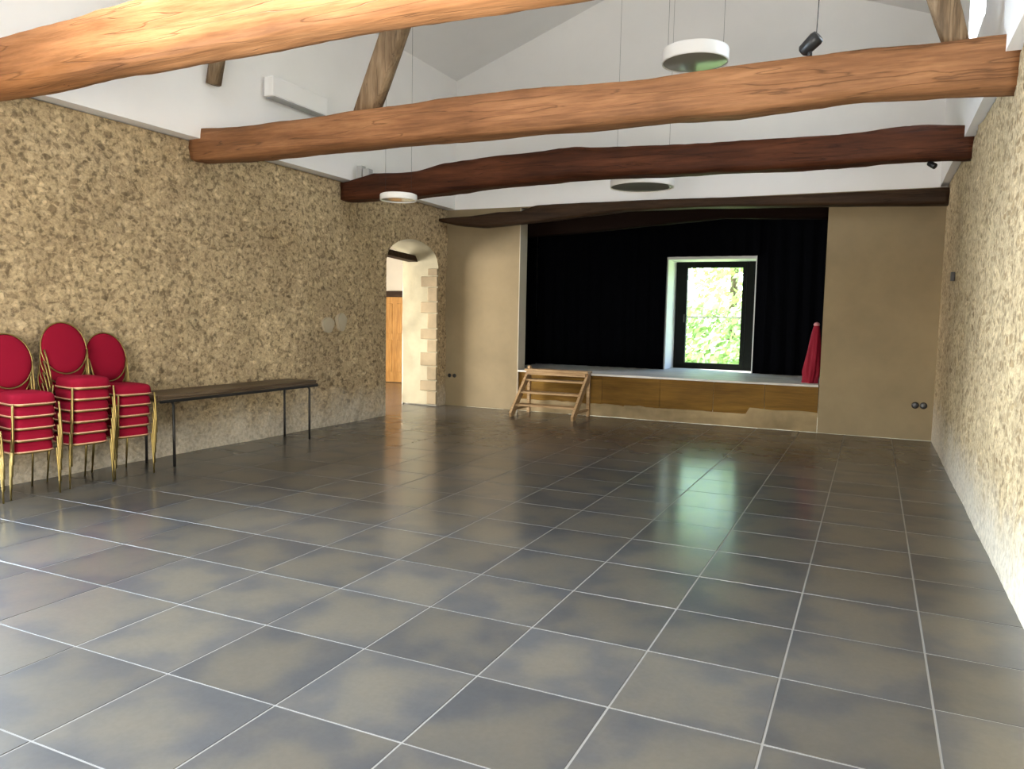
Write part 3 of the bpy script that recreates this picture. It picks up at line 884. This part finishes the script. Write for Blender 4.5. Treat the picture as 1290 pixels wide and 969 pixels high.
def place(loc, rz, label, group):
    if not used[0]:
        r = chair0; used[0] = True
    else:
        r = chair0.copy(); COL.objects.link(r)
        for ch in list(chair0.children):
            c = ch.copy(); COL.objects.link(c); c.parent = r
    r.location = loc; r.rotation_euler = (0, 0, rz)
    r['label'] = label; r['group'] = group
    return r
ORD = ['bottom', 'second from bottom', 'middle', 'second from top', 'top']
ORD6 = ['bottom', 'second from bottom', 'third from bottom', 'third from top', 'second from top', 'top']
for (y, n, nm, dx) in ((1.8, 5, 'leftmost full stack', 0), (2.31, 6, 'tallest, middle stack', 0), (2.77, 5, 'stack beside the table', -.02)):
    names = ORD if n == 5 else ORD6
    for k in range(n):
        place((-6.77+dx+.012*k, y, .1*k), R(-8.5+random.uniform(-1, 1)), 'red oval-backed chair, %s in the %s' % (names[k], nm), 'red banquet chairs in stacks by the left wall')
for k in range(3):
    place((-6.77+.012*k, 1.31, .1*k), R(-2), 'red chair, %s in the stack cut off by the left photo edge' % ('bottom', 'middle', 'top')[k], 'chairs in the cut-off stack')

# ------------------------------------------------------------------ outside, behind the stage window
bm = bmesh.new()
def gr(u, v):
    x = -30+50*u; y = 12.6+40*v
    return (x, y, -.1 + max(0, (y-15))*.09 + .15*noise.noise(Vector((x*.3, y*.3, 0))))
grid(bm, gr, 50, 40)
o = obj('ground_outside', bm, M['grass'], smooth=True); tag(o, kind='structure')
def foliage(n, cx, cz, rx, ry, rz_, size, seed):
    random.seed(seed)
    bm = bmesh.new()
    for _ in range(n):
        while True:
            p = Vector((random.uniform(-1, 1), random.uniform(-1, 1), random.uniform(-1, 1)))
            if .35 < p.length < 1 + .25*noise.noise(p*2.5+Vector((seed, 0, 0))): break
        p = Vector((p.x*rx, p.y*ry, p.z*rz_+cz))
        a = Vector((random.gauss(0, 1), random.gauss(0, 1), random.gauss(0, 1))).normalized()
        b = a.orthogonal().normalized(); c = a.cross(b)
        s_ = size*random.uniform(.6, 1.3)
        vs = [bm.verts.new(p+b*s_), bm.verts.new(p+c*s_*.5), bm.verts.new(p-b*s_), bm.verts.new(p-c*s_*.5)]
        bm.faces.new(vs)
    return bm
def tree(x, y, z, h, cr, label, seed, n=4200):
    t = thing('tree', label, 'tree', (x, y, z))
    obj('trunk', tube(bmesh.new(), [(0, 0, -.3), (.05, 0, h*.3), (-.05, .1, h*.6), (.0, 0, h*.85)], [.16, .13, .1, .04], 10), M['bark'], t, True)
    f_ = obj('foliage', foliage(n, 0, h*.5, cr, cr, h*.5, .15, seed), M['leaf'], t); f_['kind'] = 'stuff'
    return t
tree(-7.5, 21.3, .4, 10.5, 2.3, 'leafy green tree outside, left in the stage window', 3)
tree(-5.0, 26.6, .9, 10.5, 2.5, 'leafy green tree outside, right in the stage window', 5)
b = obj('hedge', foliage(5000, 0, .8, 6, .7, 1.1, .12, 9), M['leaf'], loc=(-5.5, 19.0, .2)); b['kind'] = 'stuff'
tag(b, 'low green hedge outside behind the stage window', 'hedge')
random.seed(11)
